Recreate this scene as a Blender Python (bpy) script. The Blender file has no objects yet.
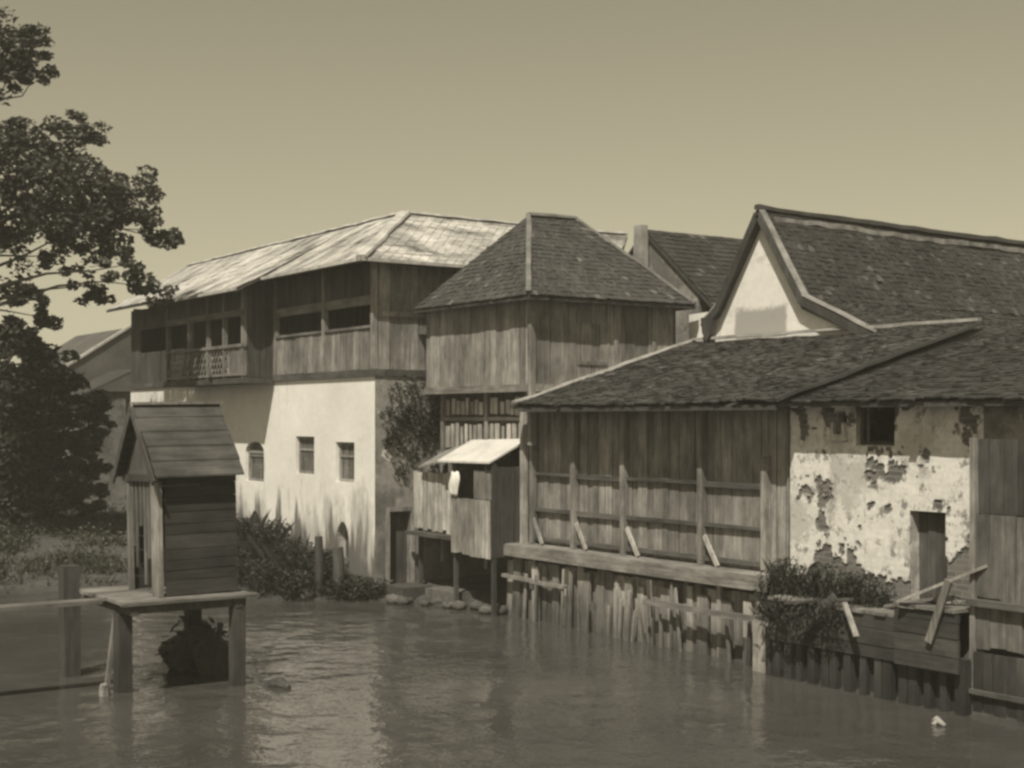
import bpy, math, random
from mathutils import Vector, Matrix
from mathutils import noise as mn
random.seed(7)
sc = bpy.context.scene
COL = sc.collection

# ------------------------------------------------------------------ camera
cam_d = bpy.data.cameras.new('camera')
cam = bpy.data.objects.new('camera', cam_d); COL.objects.link(cam)
cam_d.sensor_width = 36.0
cam_d.lens = 1400 / 1024 * 36.0
cam_d.shift_y = 36 / 1024
cam_d.clip_start = 0.2; cam_d.clip_end = 4000
CP = Vector((32.21, -17.78, 5.0))
cam.location = CP
cam.rotation_euler = Vector((-.824, .566, 0)).to_track_quat('-Z', 'Y').to_euler()
sc.camera = cam

# ------------------------------------------------------------------ sky, sun, exposure
SUN_AZ = math.radians(36); SUN_EL = math.radians(55)
sv = Vector((math.sin(SUN_AZ) * math.cos(SUN_EL), -math.cos(SUN_AZ) * math.cos(SUN_EL), math.sin(SUN_EL)))
world = bpy.data.worlds.new('World'); sc.world = world; world.use_nodes = True
wn = world.node_tree.nodes; wl = world.node_tree.links
bg = wn['Background']
sky = wn.new('ShaderNodeTexSky'); sky.sky_type = 'NISHITA'; sky.sun_disc = False
sky.sun_elevation = SUN_EL; sky.sun_rotation = math.atan2(sv.x, sv.y)
sky.air_density = 1.3; sky.dust_density = 0.7; sky.ozone_density = 1.0
bw = wn.new('ShaderNodeRGBToBW'); wl.new(sky.outputs[0], bw.inputs[0])
tint = wn.new('ShaderNodeVectorMath'); tint.operation = 'SCALE'
tint.inputs[0].default_value = (1.0, 0.905, 0.62)
wl.new(bw.outputs[0], tint.inputs['Scale'])
wl.new(tint.outputs[0], bg.inputs['Color'])
bg.inputs['Strength'].default_value = 0.09
sd = bpy.data.lights.new('sun', 'SUN'); so = bpy.data.objects.new('sun', sd); COL.objects.link(so)
sd.energy = 4.9; sd.angle = math.radians(0.6); sd.color = (1.0, 0.945, 0.80)
so.rotation_euler = (-sv).to_track_quat('-Z', 'Y').to_euler(); so.location = (0, -20, 60)
sc.view_settings.view_transform = 'Standard'; sc.view_settings.look = 'None'
sc.view_settings.exposure = 0.0; sc.view_settings.gamma = 1.0
sc.view_settings.use_curve_mapping = False
sc.render.engine = 'CYCLES'
sc.cycles.pixel_filter_type = 'BLACKMAN_HARRIS'; sc.cycles.filter_width = 2.8
sc.cycles.max_bounces = 6; sc.cycles.diffuse_bounces = 2; sc.cycles.use_denoising = True

# ------------------------------------------------------------------ helpers
R = random.uniform
class MB:
    def __init__(s): s.v = []; s.f = []; s.r = []
    def add(s, vs, fs, r=None):
        n = len(s.v); s.v += [tuple(v) for v in vs]
        r = random.random() if r is None else r
        for f in fs: s.f.append([i + n for i in f]); s.r.append(r)
    def hexa(s, p, r=None):
        s.add(p, [(0, 3, 2, 1), (4, 5, 6, 7), (0, 1, 5, 4), (1, 2, 6, 5), (2, 3, 7, 6), (3, 0, 4, 7)], r)
    def box(s, x0, x1, y0, y1, z0, z1, r=None):
        s.hexa([(x0, y0, z0), (x1, y0, z0), (x1, y1, z0), (x0, y1, z0), (x0, y0, z1), (x1, y0, z1), (x1, y1, z1), (x0, y1, z1)], r)
    def beam(s, p, q, w, h, r=None, up=(0, 0, 1), taper=1.0):
        p = Vector(p); q = Vector(q); d = (q - p).normalized(); up = Vector(up)
        if abs(d.dot(up)) > .97: up = Vector((0, 1, 0))
        a = d.cross(up).normalized(); b = a.cross(d).normalized()
        P = []
        for c, k in ((p, 1), (q, taper)):
            P += [c - a * w * k / 2 - b * h * k / 2, c + a * w * k / 2 - b * h * k / 2, c + a * w * k / 2 + b * h * k / 2, c - a * w * k / 2 + b * h * k / 2]
        s.hexa(P, r)
    def cap(s, p, q, w, h, step=.6, j=.02, sag=0.0):
        p = Vector(p); q = Vector(q); n = max(2, int((q - p).length / step)); d = (q - p).normalized()
        sd = d.cross(Vector((0, 0, 1))).normalized(); up = sd.cross(d); vs = []; fs = []
        for i in range(n + 1):
            c = p.lerp(q, i / n) + up * (R(-j, j) - sag * math.sin(math.pi * i / n)) + sd * R(-j, j) * .6; a = w * R(.85, 1.12) / 2; b = h * R(.8, 1.2) / 2
            vs += [c - sd * a - up * b, c + sd * a - up * b, c + sd * a * .8 + up * b, c - sd * a * .8 + up * b]
        for i in range(n):
            for k in range(4): fs.append((i * 4 + k, i * 4 + (k + 1) % 4, i * 4 + 4 + (k + 1) % 4, i * 4 + 4 + k))
        fs += [(3, 2, 1, 0), tuple(range(n * 4, n * 4 + 4))]
        s.add(vs, fs)
    def tube(s, pts, rad, n=7, r=None):
        pts = [Vector(p) for p in pts]; vs = []; fs = []
        for i, p in enumerate(pts):
            d = (pts[min(i + 1, len(pts) - 1)] - pts[max(i - 1, 0)]).normalized()
            up = Vector((0, 0, 1)) if abs(d.z) < .9 else Vector((0, 1, 0))
            a = d.cross(up).normalized(); b = a.cross(d)
            for k in range(n):
                t = 2 * math.pi * k / n
                vs.append(p + (a * math.cos(t) + b * math.sin(t)) * rad[i])
        for i in range(len(pts) - 1):
            for k in range(n):
                fs.append((i * n + k, i * n + (k + 1) % n, (i + 1) * n + (k + 1) % n, (i + 1) * n + k))
        fs.append(tuple(range(n))[::-1]); m = (len(pts) - 1) * n; fs.append(tuple(range(m, m + n)))
        s.add(vs, fs, r)
    def prism(s, poly, off, r=None):
        n = len(poly); off = Vector(off); a = [Vector(p) for p in poly]; b = [p + off for p in a]
        fs = [tuple(range(n)), tuple(range(2 * n - 1, n - 1, -1))]
        for i in range(n): j = (i + 1) % n; fs.append((i, j, n + j, n + i)[::-1])
        s.add(a + b, fs, r)
    def quad(s, a, b, c, d, r=None): s.add([a, b, c, d], [(0, 1, 2, 3)], r)
    def build(s, name, mat, parent=None, smooth=False, base=None):
        o0 = wloc(parent) if parent else Vector(base) if base is not None else centre_base(s.v)
        me = bpy.data.meshes.new(name)
        me.from_pydata([(v[0] - o0.x, v[1] - o0.y, v[2] - o0.z) for v in s.v], [], s.f)
        at = me.attributes.new('rnd', 'FLOAT', 'FACE')
        at.data.foreach_set('value', s.r)
        if smooth: me.polygons.foreach_set('use_smooth', [True] * len(s.f))
        me.materials.append(mat); me.update()
        o = bpy.data.objects.new(name, me); COL.objects.link(o)
        if parent: o.parent = parent
        else: o.location = o0
        return o
def centre_base(vs):
    xs = [v[0] for v in vs]; ys = [v[1] for v in vs]; zs = [v[2] for v in vs]
    return Vector(((min(xs) + max(xs)) / 2, (min(ys) + max(ys)) / 2, min(zs)))
def wloc(o):
    p = Vector((0, 0, 0))
    while o: p += o.location; o = o.parent
    return p
def tag(o, label, cat, group=None):
    o['label'] = label; o['category'] = cat
    if group: o['group'] = group
    return o
def struct(o, kind='structure'): o['kind'] = kind; return o
def thing(name, label, cat, loc, group=None):
    o = bpy.data.objects.new(name, None); COL.objects.link(o); o.location = loc
    o.empty_display_size = .3
    return tag(o, label, cat, group)
def copy_tree(o, parent=None):
    c = o.copy(); COL.objects.link(c); c.parent = parent
    for ch in list(o.children): copy_tree(ch, c)
    return c
def at(px, py, Y):
    u = (px - 512) / 1400; v = (420 - py) / 1400
    return Vector((CP.x + (-.824 + .566 * u) * Y, CP.y + (.566 + .824 * u) * Y, CP.z + v * Y))
R = random.uniform
HAZE = 0.0012

# ------------------------------------------------------------------ materials
def sep(v, k=1.0): return (v, v * (1 - .05 * k), v * (1 - .11 * k), 1)
class NT:
    def __init__(s, name, rough=.85):
        s.m = bpy.data.materials.new(name); s.m.use_nodes = True
        s.n = s.m.node_tree.nodes; s.l = s.m.node_tree.links; s.b = s.n['Principled BSDF']
        s.b.inputs['Roughness'].default_value = rough
        s.geo = s.n.new('ShaderNodeNewGeometry')
    def map(s, sx, sy, sz):
        m = s.n.new('ShaderNodeVectorMath'); m.operation = 'MULTIPLY'
        s.l.new(s.geo.outputs['Position'], m.inputs[0]); m.inputs[1].default_value = (sx, sy, sz); return m.outputs[0]
    def noise(s, vec, scale=1, detail=5, rough=.6):
        n = s.n.new('ShaderNodeTexNoise'); n.inputs['Scale'].default_value = scale
        n.inputs['Detail'].default_value = detail; n.inputs['Roughness'].default_value = rough
        s.l.new(vec, n.inputs['Vector']); return n.outputs['Fac']
    def math(s, op, a, b=None, c=None, clamp=False):
        n = s.n.new('ShaderNodeMath'); n.operation = op; n.use_clamp = clamp
        for i, x in enumerate((a, b, c)):
            if x is None: continue
            if isinstance(x, (int, float)): n.inputs[i].default_value = x
            else: s.l.new(x, n.inputs[i])
        return n.outputs[0]
    def rng(s, x, a, b, c=0, d=1, smooth=False):
        n = s.n.new('ShaderNodeMapRange'); n.clamp = True
        if smooth: n.interpolation_type = 'SMOOTHSTEP'
        s.l.new(x, n.inputs['Value'])
        for k, v in zip(('From Min', 'From Max', 'To Min', 'To Max'), (a, b, c, d)): n.inputs[k].default_value = v
        return n.outputs[0]
    def attr(s):
        n = s.n.new('ShaderNodeAttribute'); n.attribute_name = 'rnd'; return n.outputs['Fac']
    def mix(s, f, a, b):
        n = s.n.new('ShaderNodeMix'); n.data_type = 'RGBA'
        for sock, x in ((n.inputs['Factor'], f), (n.inputs['A'], a), (n.inputs['B'], b)):
            pass
        s.l.new(f, n.inputs[0])
        for i, x in ((6, a), (7, b)):
            if isinstance(x, tuple): n.inputs[i].default_value = x
            else: s.l.new(x, n.inputs[i])
        return n.outputs[2]
    def scale(s, col, f):
        n = s.n.new('ShaderNodeVectorMath'); n.operation = 'SCALE'
        if isinstance(col, tuple): n.inputs[0].default_value = col[:3]
        else: s.l.new(col, n.inputs[0])
        if isinstance(f, (int, float)): n.inputs['Scale'].default_value = f
        else: s.l.new(f, n.inputs['Scale'])
        return n.outputs[0]
    def bump(s, h, strength=.5, dist=.02):
        n = s.n.new('ShaderNodeBump'); n.inputs['Strength'].default_value = strength; n.inputs['Distance'].default_value = dist
        s.l.new(h, n.inputs['Height']); s.l.new(n.outputs[0], s.b.inputs['Normal'])
    def out(s, col):
        if isinstance(col, tuple): s.b.inputs['Base Color'].default_value = col
        else: s.l.new(col, s.b.inputs['Base Color'])
        return s.m
    def z(s):
        n = s.n.new('ShaderNodeSeparateXYZ'); s.l.new(s.geo.outputs['Position'], n.inputs[0]); return n.outputs

def wood(name, v, axis='z', var=.8, wet=None):
    t = NT(name, .88)
    sc_ = {'z': (16, 16, .9), 'x': (.9, 16, 16), 'y': (16, .9, 16)}[axis]
    g = t.noise(t.map(*sc_), 1, 6, .65)
    big = t.noise(t.map(.9, .9, .7), 1, 4, .6)
    k = t.math('MULTIPLY', t.rng(g, .25, .75, .5, 1.45), t.rng(big, .3, .7, .65, 1.3))
    bl = t.noise(t.map(*[(4 if q > 5 else 1.6) for q in sc_]), 1, 5, .7)
    k = t.math('MULTIPLY', k, t.rng(bl, .32, .6, .55, 1.1))
    k = t.math('MULTIPLY', k, t.rng(t.attr(), 0, 1, 1 - var * .5, 1 + var * .5))
    if wet is not None:
        n2 = t.noise(t.map(3, 3, .6), 1, 4)
        zz = t.math('ADD', t.z()['Z'], t.rng(n2, .3, .7, -.35, .35))
        k = t.math('MULTIPLY', k, t.rng(zz, wet[0], wet[1], .4, 1))
    t.bump(g, .5, .015)
    return t.out(t.scale(sep(v), k))
def tiles(name, v, lo=.5, hi=1.5, moss=.6):
    t = NT(name, .9)
    a = t.attr(); n = t.noise(t.map(.8, .8, .8), 1, 5, .65); f = t.noise(t.map(9, 9, 9), 1, 4)
    k = t.math('MULTIPLY', t.rng(a, 0, 1, lo, hi), t.rng(n, .3, .7, 1 - moss * .6, 1 + moss * .6))
    k = t.math('MULTIPLY', k, t.rng(f, .3, .7, .75, 1.25))
    k = t.math('MULTIPLY', k, t.rng(a, .965, .97, 1, 1.9))
    t.bump(f, .6, .02)
    return t.out(t.scale(sep(v), k))
def leaf(name, v):
    t = NT(name, .6)
    n = t.noise(t.map(.5, .5, .5), 1, 3)
    k = t.math('MULTIPLY', t.rng(t.attr(), 0, 1, .75, 1.25), t.rng(n, .3, .7, .75, 1.25))
    t.b.inputs['Specular IOR Level'].default_value = .3
    return t.out(t.scale((v, v * .98, v * .8, 1), k))

W_grey = wood('weathered_boards', .27, 'z', .6)
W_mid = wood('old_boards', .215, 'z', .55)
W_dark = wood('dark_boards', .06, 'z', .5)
W_pale = wood('pale_boards', .38, 'z', .6)
W_beam = wood('beam_wood', .20, 'x')
W_darkx = wood('dark_beam_wood', .085, 'x')
W_darky = wood('dark_board_roofing', .06, 'y', .7)
W_stake = wood('stake_wood', .31, 'z', 1.0, wet=(.1, 1.2))
W_wet = wood('wet_timber', .05, 'x', .7, wet=(.0, .9))
W_pile = wood('pile_wood', .055, 'z', .8, wet=(.0, 1.0))
W_deck = wood('deck_wood', .19, 'y')
W_hut = wood('hut_boards', .036, 'y', .6)
W_hutmid = wood('hut_gable_boards', .12)
W_screen = wood('screen_boards', .13)
W_lat = wood('lattice_wood', .26)
T_dark = tiles('old_clay_tiles', .032, .72, 1.3, .7)
T_turret = tiles('shingle_roof', .05, .72, 1.28, .5)
T_lean = tiles('shed_roof_tiles', .037, .65, 1.4)
T_far = tiles('far_roof_tiles', .06)
L_tree = leaf('tree_leaves', .045)
L_dark = leaf('shade_leaves', .035)
L_weed = leaf('weed_leaves', .022)
L_grass = leaf('grass_blades', .065)

def m_roofpale():
    t = NT('pale_weathered_roofing', .7)
    n = t.noise(t.map(1.25, .55, .55), 1, 7, .72); f = t.noise(t.map(5, 5, 5), 1, 4)
    b2 = t.noise(t.map(.35, .35, .35), 1, 3)
    k = t.math('MULTIPLY', t.rng(n, .38, .58, .30, 1.2), t.rng(f, .3, .7, .85, 1.12))
    k = t.math('MULTIPLY', k, t.rng(t.attr(), 0, 1, .9, 1.07))
    k = t.math('MULTIPLY', k, t.rng(b2, .35, .65, .75, 1.1))
    t.bump(f, .3, .01)
    return t.out(t.scale(sep(.52, .9), k))
M_roofpale = m_roofpale()
def m_pale(name, v, lo=.7): 
    t = NT(name, .85); n = t.noise(t.map(2.2, 2.2, 2.2), 1, 6, .7)
    return t.out(t.scale(sep(v, .8), t.rng(n, .3, .7, lo, 1.1)))
M_lime = m_pale('pale_lime_mortar', .55, .45)
M_cloth = m_pale('white_cloth', .75, .8)
M_sheet = m_pale('pale_awning_sheet', .62, .7)

def m_whitewash():
    t = NT('whitewashed_wall', .9)
    zz = t.z()['Z']
    big = t.noise(t.map(.55, .55, .5), 1, 5, .6); fine = t.noise(t.map(6, 6, 6), 1, 5)
    spike = t.noise(t.map(1.5, 1.5, .16), 1, 5, .65)
    col = t.scale(sep(.84, .7), t.math('MULTIPLY', t.rng(big, .3, .7, .86, 1.04), t.rng(fine, .3, .7, .94, 1.03)))
    # rising damp and algae, an irregular dark fringe that climbs in tongues
    edge = t.math('ADD', t.math('MULTIPLY', t.math('SUBTRACT', zz, 2.0), -.7), t.rng(spike, .3, .75, -1.0, 1.15))
    mask = t.math('MULTIPLY', t.rng(edge, -.15, .45, 0, 1, True), .9)
    chips = t.rng(t.noise(t.map(2.0, 2.0, 1.1), 1, 6, .7), .63, .72, 0, .55, True)
    col = t.mix(chips, col, sep(.4))
    e2 = t.math('ADD', t.math('MULTIPLY', t.math('SUBTRACT', zz, 2.6), -.55), t.rng(t.noise(t.map(1.1, 1.1, .3), 1, 6, .7), .3, .72, -1.0, 1.1))
    col = t.mix(t.math('MULTIPLY', t.rng(e2, -.2, .5, 0, 1, True), .6), col, sep(.34))
    col = t.mix(mask, col, sep(.08))
    dr = t.noise(t.map(1.1, 1.1, .3), 1, 6, .72)
    col = t.mix(t.math('MULTIPLY', t.rng(dr, .56, .68, 0, .5, True), t.rng(zz, 2.6, 4.2, 1, .25)), col, sep(.36))
    cr = t.noise(t.map(1.4, 1.4, 1.4), 1, 8, .8)
    col = t.mix(t.rng(t.math('ABSOLUTE', t.math('SUBTRACT', cr, .5)), 0, .006, .5, 0), col, sep(.25))
    # thin run-off streaks below the floor edge
    st = t.noise(t.map(3.2, 3.2, .12), 1, 4)
    sm = t.math('MULTIPLY', t.rng(st, .6, .78, 0, .45, True), t.rng(zz, 4.5, 6.3))
    col = t.mix(sm, col, sep(.33))
    t.bump(fine, .35, .012)
    return t.out(col)
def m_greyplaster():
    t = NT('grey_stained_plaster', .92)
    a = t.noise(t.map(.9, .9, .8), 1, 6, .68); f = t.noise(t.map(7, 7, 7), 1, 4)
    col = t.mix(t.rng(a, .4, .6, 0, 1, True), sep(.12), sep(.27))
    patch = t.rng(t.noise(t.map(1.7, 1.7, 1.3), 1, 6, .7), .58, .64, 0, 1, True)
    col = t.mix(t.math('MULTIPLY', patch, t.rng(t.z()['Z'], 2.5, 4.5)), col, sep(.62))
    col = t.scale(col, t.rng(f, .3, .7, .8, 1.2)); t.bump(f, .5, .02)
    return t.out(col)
def m_brickwhite():
    t = NT('flaking_whitewashed_brick', .92)
    br = t.n.new('ShaderNodeTexBrick'); br.inputs['Scale'].default_value = 1.0
    sx = t.z(); cb = t.n.new('ShaderNodeCombineXYZ'); t.l.new(t.math('ADD', sx['X'], sx['Y']), cb.inputs[0]); t.l.new(sx['Z'], cb.inputs[1])
    wob = t.n.new('ShaderNodeTexNoise'); wob.inputs['Scale'].default_value = 3.0; t.l.new(t.geo.outputs['Position'], wob.inputs['Vector'])
    ad = t.n.new('ShaderNodeVectorMath'); ad.operation = 'MULTIPLY_ADD'; t.l.new(wob.outputs['Color'], ad.inputs[0]); ad.inputs[1].default_value = (.06, .06, 0)
    t.l.new(cb.outputs[0], ad.inputs[2]); t.l.new(ad.outputs[0], br.inputs['Vector'])
    br.inputs['Brick Width'].default_value = .3; br.inputs['Row Height'].default_value = .11; br.inputs['Mortar Size'].default_value = .014
    br.inputs['Color1'].default_value = sep(.17); br.inputs['Color2'].default_value = sep(.10); br.inputs['Mortar'].default_value = sep(.19)
    a = t.noise(t.map(1.6, 1.6, 1.25), 1, 7, .72); b = t.noise(t.map(.45, .45, .3), 1, 3); f = t.noise(t.map(8, 8, 8), 1, 5)
    zz = sx['Z']
    bare = t.rng(t.math('ADD', t.attr(), t.math('MULTIPLY', t.math('SUBTRACT', a, .5), .8)), .3, .7, 0, 1, True)
    white = t.scale(sep(.74, .75), t.rng(f, .3, .7, .82, 1.08))
    white = t.scale(white, t.rng(br.outputs['Fac'], 0, 1, 1, .95))
    white = t.mix(t.rng(t.noise(t.map(3.6, 3.6, 3), 1, 6, .75), .53, .62, 0, .9, True), white, sep(.2))
    white = t.mix(t.rng(t.noise(t.map(.9, .9, .7), 1, 6, .72), .5, .6, 0, .6, True), white, sep(.36))
    col = t.mix(bare, white, br.outputs['Color'])
    h = t.math('SUBTRACT', t.math('MULTIPLY', f, .4), t.math('MULTIPLY', bare, .8)); t.bump(h, .7, .03)
    return t.out(col)
def m_gable():
    t = NT('gable_plaster', .9)
    a = t.noise(t.map(1.0, 1.0, 1.6), 1, 6, .7); f = t.noise(t.map(6, 6, 6), 1, 4); st = t.noise(t.map(4, 4, .3), 1, 4)
    col = t.scale(sep(.78, .75), t.rng(f, .3, .7, .9, 1.05))
    col = t.mix(t.rng(a, .57, .68, 0, .5, True), col, sep(.42))
    col = t.mix(t.rng(st, .62, .75, 0, .5, True), col, sep(.35))
    p = t.z(); w = t.math('MULTIPLY', t.math('SUBTRACT', t.noise(t.map(2.5, 2.5, 2.5), 1, 6, .7), .5), .7)
    gx = t.math('ADD', t.math('ABSOLUTE', t.math('SUBTRACT', p['X'], 5.95)), t.math('MULTIPLY', w, .35)); gz = t.math('ADD', t.math('ABSOLUTE', t.math('SUBTRACT', p['Z'], 7.5)), w)
    pm = t.math('MULTIPLY', t.rng(gx, .88, .98, 1, 0), t.rng(gz, .30, .48, 1, 0))
    col = t.mix(t.math('MULTIPLY', pm, .85), col, sep(.30))
    return t.out(col)
M_white = m_whitewash(); M_grey = m_greyplaster(); M_brick = m_brickwhite(); M_gable = m_gable()
M_patch = m_pale('grey_cement_patch', .33, .7)
def m_ground():
    t = NT('bank_earth', .95)
    a = t.noise(t.map(.6, .6, .6), 1, 6, .7); f = t.noise(t.map(7, 7, 7), 1, 5)
    k = t.math('MULTIPLY', t.rng(a, .3, .7, .6, 1.4), t.rng(f, .3, .7, .7, 1.3))
    k = t.math('MULTIPLY', k, t.rng(t.z()['Z'], .02, .25, .55, 1))
    t.bump(f, .7, .05); return t.out(t.scale(sep(.06), k))
M_ground = m_ground()
def m_stone():
    t = NT('mossy_stone', .9); a = t.noise(t.map(5, 5, 5), 1, 5)
    k = t.math('MULTIPLY', t.rng(a, .3, .7, .6, 1.4), t.rng(t.attr(), 0, 1, .6, 1.4)); t.bump(a, .6, .04)
    return t.out(t.scale(sep(.08), k))
M_stone = m_stone()
def m_water():
    t = NT('murky_canal_water', .08)
    t.b.inputs['IOR'].default_value = 1.33
    n = t.noise(t.map(.25, .25, 1), 1, 3)
    t.out(t.scale(sep(.062), t.rng(n, .3, .7, .8, 1.2)))
    a = t.noise(t.map(2.2, 2.2, 1), 1, 3, .55); b = t.noise(t.map(.7, .7, 1), 1, 2); c = t.noise(t.map(7, 7, 1), 1, 2)
    calm = t.rng(t.noise(t.map(.16, .16, 1), 1, 3), .38, .62, .25, 1.25)
    h = t.math('ADD', t.math('ADD', t.math('MULTIPLY', a, .5), b), t.math('MULTIPLY', c, .12))
    t.bump(t.math('MULTIPLY', h, calm), .55, .12)
    return t.m
M_water = m_water()
def m_tree():
    t = NT('bark', .95); a = t.noise(t.map(8, 8, 1.5), 1, 5); t.bump(a, .8, .04)
    return t.out(t.scale(sep(.10), t.rng(a, .3, .7, .6, 1.4)))
M_bark = m_tree()

# ------------------------------------------------------------------ builders
def wall_holes(m, axis, c0, c1, a0, a1, z0, z1, holes, r=.5):
    """a wall in the plane axis='x' (runs along x, from y=c0 outside to c1 inside) or 'y'; holes = (a0,a1,z0,z1)"""
    As = sorted({a0, a1, *[h[0] for h in holes], *[h[1] for h in holes]}); Zs = sorted({z0, z1, *[h[2] for h in holes], *[h[3] for h in holes]})
    def P(a, c, z): return (a, c, z) if axis == 'x' else (c, a, z)
    na, nz = len(As) - 1, len(Zs) - 1
    def solid(i, j):
        if i < 0 or j < 0 or i >= na or j >= nz: return False
        am = (As[i] + As[i + 1]) / 2; zm = (Zs[j] + Zs[j + 1]) / 2
        return not any(h[0] < am < h[1] and h[2] < zm < h[3] for h in holes)
    for i in range(na):
        for j in range(nz):
            if not solid(i, j): continue
            p, q, s, t = As[i], As[i + 1], Zs[j], Zs[j + 1]
            for c in (c0, c1): m.quad(P(p, c, s), P(q, c, s), P(q, c, t), P(p, c, t), r)
            if not solid(i - 1, j): m.quad(P(p, c0, s), P(p, c1, s), P(p, c1, t), P(p, c0, t), r)
            if not solid(i + 1, j): m.quad(P(q, c0, s), P(q, c1, s), P(q, c1, t), P(q, c0, t), r)
            if not solid(i, j - 1): m.quad(P(p, c0, s), P(q, c0, s), P(q, c1, s), P(p, c1, s), r)
            if not solid(i, j + 1): m.quad(P(p, c0, t), P(q, c0, t), P(q, c1, t), P(p, c1, t), r)
def arch(m, x0, x1, zs, z1, y0, y1, pointed=False):
    """spandrels that round the top of an opening between zs and z1"""
    xm = (x0 + x1) / 2; n = 6
    for sgn, xe in ((-1, x0), (1, x1)):
        pts = [(xe, y0, z1)]
        for k in range(n + 1):
            t = k / n * math.pi / 2
            pts.append((xm + sgn * (x1 - x0) / 2 * math.cos(t), y0, zs + (z1 - zs) * math.sin(t)))
        pts[-1] = (xm, y0, z1 - .001)
        if sgn > 0: pts = pts[::-1]
        m.prism(pts, (0, y1 - y0, 0), .5)
def boards(m, axis, a0, a1, c, th, z0, z1, bw_=.22, gap=.02, jz=.0, jt=.015, skip=0.0, holes=()):
    a = a0
    while a < a1 - .02:
        w = min(bw_ * R(.75, 1.25), a1 - a)
        if a1 - (a + w) < .06: w = a1 - a
        if random.random() >= skip:
            o = R(-jt, jt); b0 = z0 + R(-jz, jz); b1 = z1 + R(-jz * .3, jz * .3); r = random.random()
            segs = [(b0, b1)]
            for h in holes:
                if h[0] < a + w / 2 < h[1]:
                    segs = [s for q in segs for s in ((q[0], min(q[1], h[2])), (max(q[0], h[3]), q[1])) if s[1] > s[0] + .02]
            for s0, s1 in segs:
                j0, j1, j2 = R(-.012, .012), R(-.012, .012), R(-.012, .012); e = R(-.02, .02) if jz else 0
                q = [(a + j0, c + o, s0), (a + w - gap + j0, c + o, s0 + e), (a + w - gap + j0, c + o + th, s0 + e), (a + j0, c + o + th, s0),
                     (a + j1, c + o + j2, s1), (a + w - gap + j1, c + o + j2, s1 - e), (a + w - gap + j1, c + o + th, s1 - e), (a + j1, c + o + th, s1)]
                m.hexa(q if axis == 'x' else [(y, x, z) for x, y, z in q], r)
        a += w
def hboards(m, axis, a0, a1, c, th, z0, z1, bh=.22, gap=.012, jt=.01):
    z = z0
    while z < z1 - .02:
        h = min(bh * R(.8, 1.2), z1 - z); o = R(-jt, jt)
        if axis == 'x': m.box(a0, a1, c + o, c + o + th, z, z + h - gap)
        else: m.box(c + o, c + o + th, a0, a1, z, z + h - gap)
        z += h
def tile_plane(m, bl, br, tr, tl, rows, tw, th=.035, jit=.012, lift=.05, sag_=0.0):
    bl, br, tr, tl = map(Vector, (bl, br, tr, tl))
    nrm = (br - bl).cross(tl - bl).normalized()
    if nrm.z < 0: nrm = -nrm
    for j in range(rows):
        t0 = j / rows; t1 = min((j + 1.35) / rows, 1)
        L0 = bl.lerp(tl, t0); R0 = br.lerp(tr, t0); L1 = bl.lerp(tl, t1); R1 = br.lerp(tr, t1)
        n = max(1, int((R0 - L0).length / tw)); off = R(0, .5) / n
        for i in range(n + 1):
            s0 = max(0, i / n - off); s1 = min(1, (i + 1) / n - off)
            if s1 - s0 < .2 / n or (th > .025 and random.random() < .005): continue
            g = .03 / n
            h = lift + R(-jit, jit); h2 = .012 + R(-jit, jit) * .4
            sag = R(-1, 1) * jit * .8
            wv = .05 * (.5 + .5 * mn.noise(L0.lerp(R0, (s0 + s1) / 2) * .7)); sz = sag_ * math.sin(math.pi * (s0 + s1) / 2); h += wv - sz; h2 += wv - sz
            a = L0.lerp(R0, s0 + g) + nrm * (h + sag); b = L0.lerp(R0, s1 - g) + nrm * (h - sag)
            c = L1.lerp(R1, s1 - g) + nrm * h2; d = L1.lerp(R1, s0 + g) + nrm * h2
            dn = nrm * th; sl = (L0 - L1).normalized() * (R(-1, 1) * jit if random.random() > .03 else R(.02, .09))
            a += sl; b += sl
            m.hexa([a - dn, b - dn, c - dn, d - dn, a, b, c, d])
def slab(m, pts, th, r=.4):
    m.prism(pts, (0, 0, -th), r)
def leaves(m, c, rad, n, size, flat=1.0, shell=.45, spread=(1, 1, 1)):
    c = Vector(c)
    for _ in range(n):
        while True:
            d = Vector((R(-1, 1), R(-1, 1), R(-1, 1)))
            if .05 < d.length < 1: break
        d = d.normalized() * (d.length ** shell)
        p = c + Vector((d.x * rad * spread[0], d.y * rad * spread[1], d.z * rad * flat * spread[2]))
        a = Vector((R(-1, 1), R(-1, 1), R(-.7, .4))).normalized(); b = a.cross(Vector((R(-1, 1), R(-1, 1), R(-1, 1)))).normalized()
        s = size * R(.6, 1.3)
        m.add([p - a * s, p + b * s * .42, p + a * s, p - b * s * .42], [(0, 1, 2, 3)])
def blades(m, c, rx, ry, h, n, w=.05, lean=.35):
    for _ in range(n):
        x = c[0] + R(-rx, rx); y = c[1] + R(-ry, ry); z = c[2]
        k = h * R(.4, 1.0) * (1 - .45 * ((x - c[0]) / max(rx, .01)) ** 2)
        an = R(0, 6.28); dx = math.cos(an); dy = math.sin(an); l = R(0, lean) * k; b = w * R(.6, 1.4)
        t = (x + dx * l, y + dy * l, z + k); mid = (x + dx * l * .35, y + dy * l * .35, z + k * .55)
        px, py = -dy * b / 2, dx * b / 2
        m.add([(x - px, y - py, z), (x + px, y + py, z), (mid[0] + px, mid[1] + py, mid[2]), t, (mid[0] - px, mid[1] - py, mid[2])], [(0, 1, 2, 3, 4)])

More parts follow.
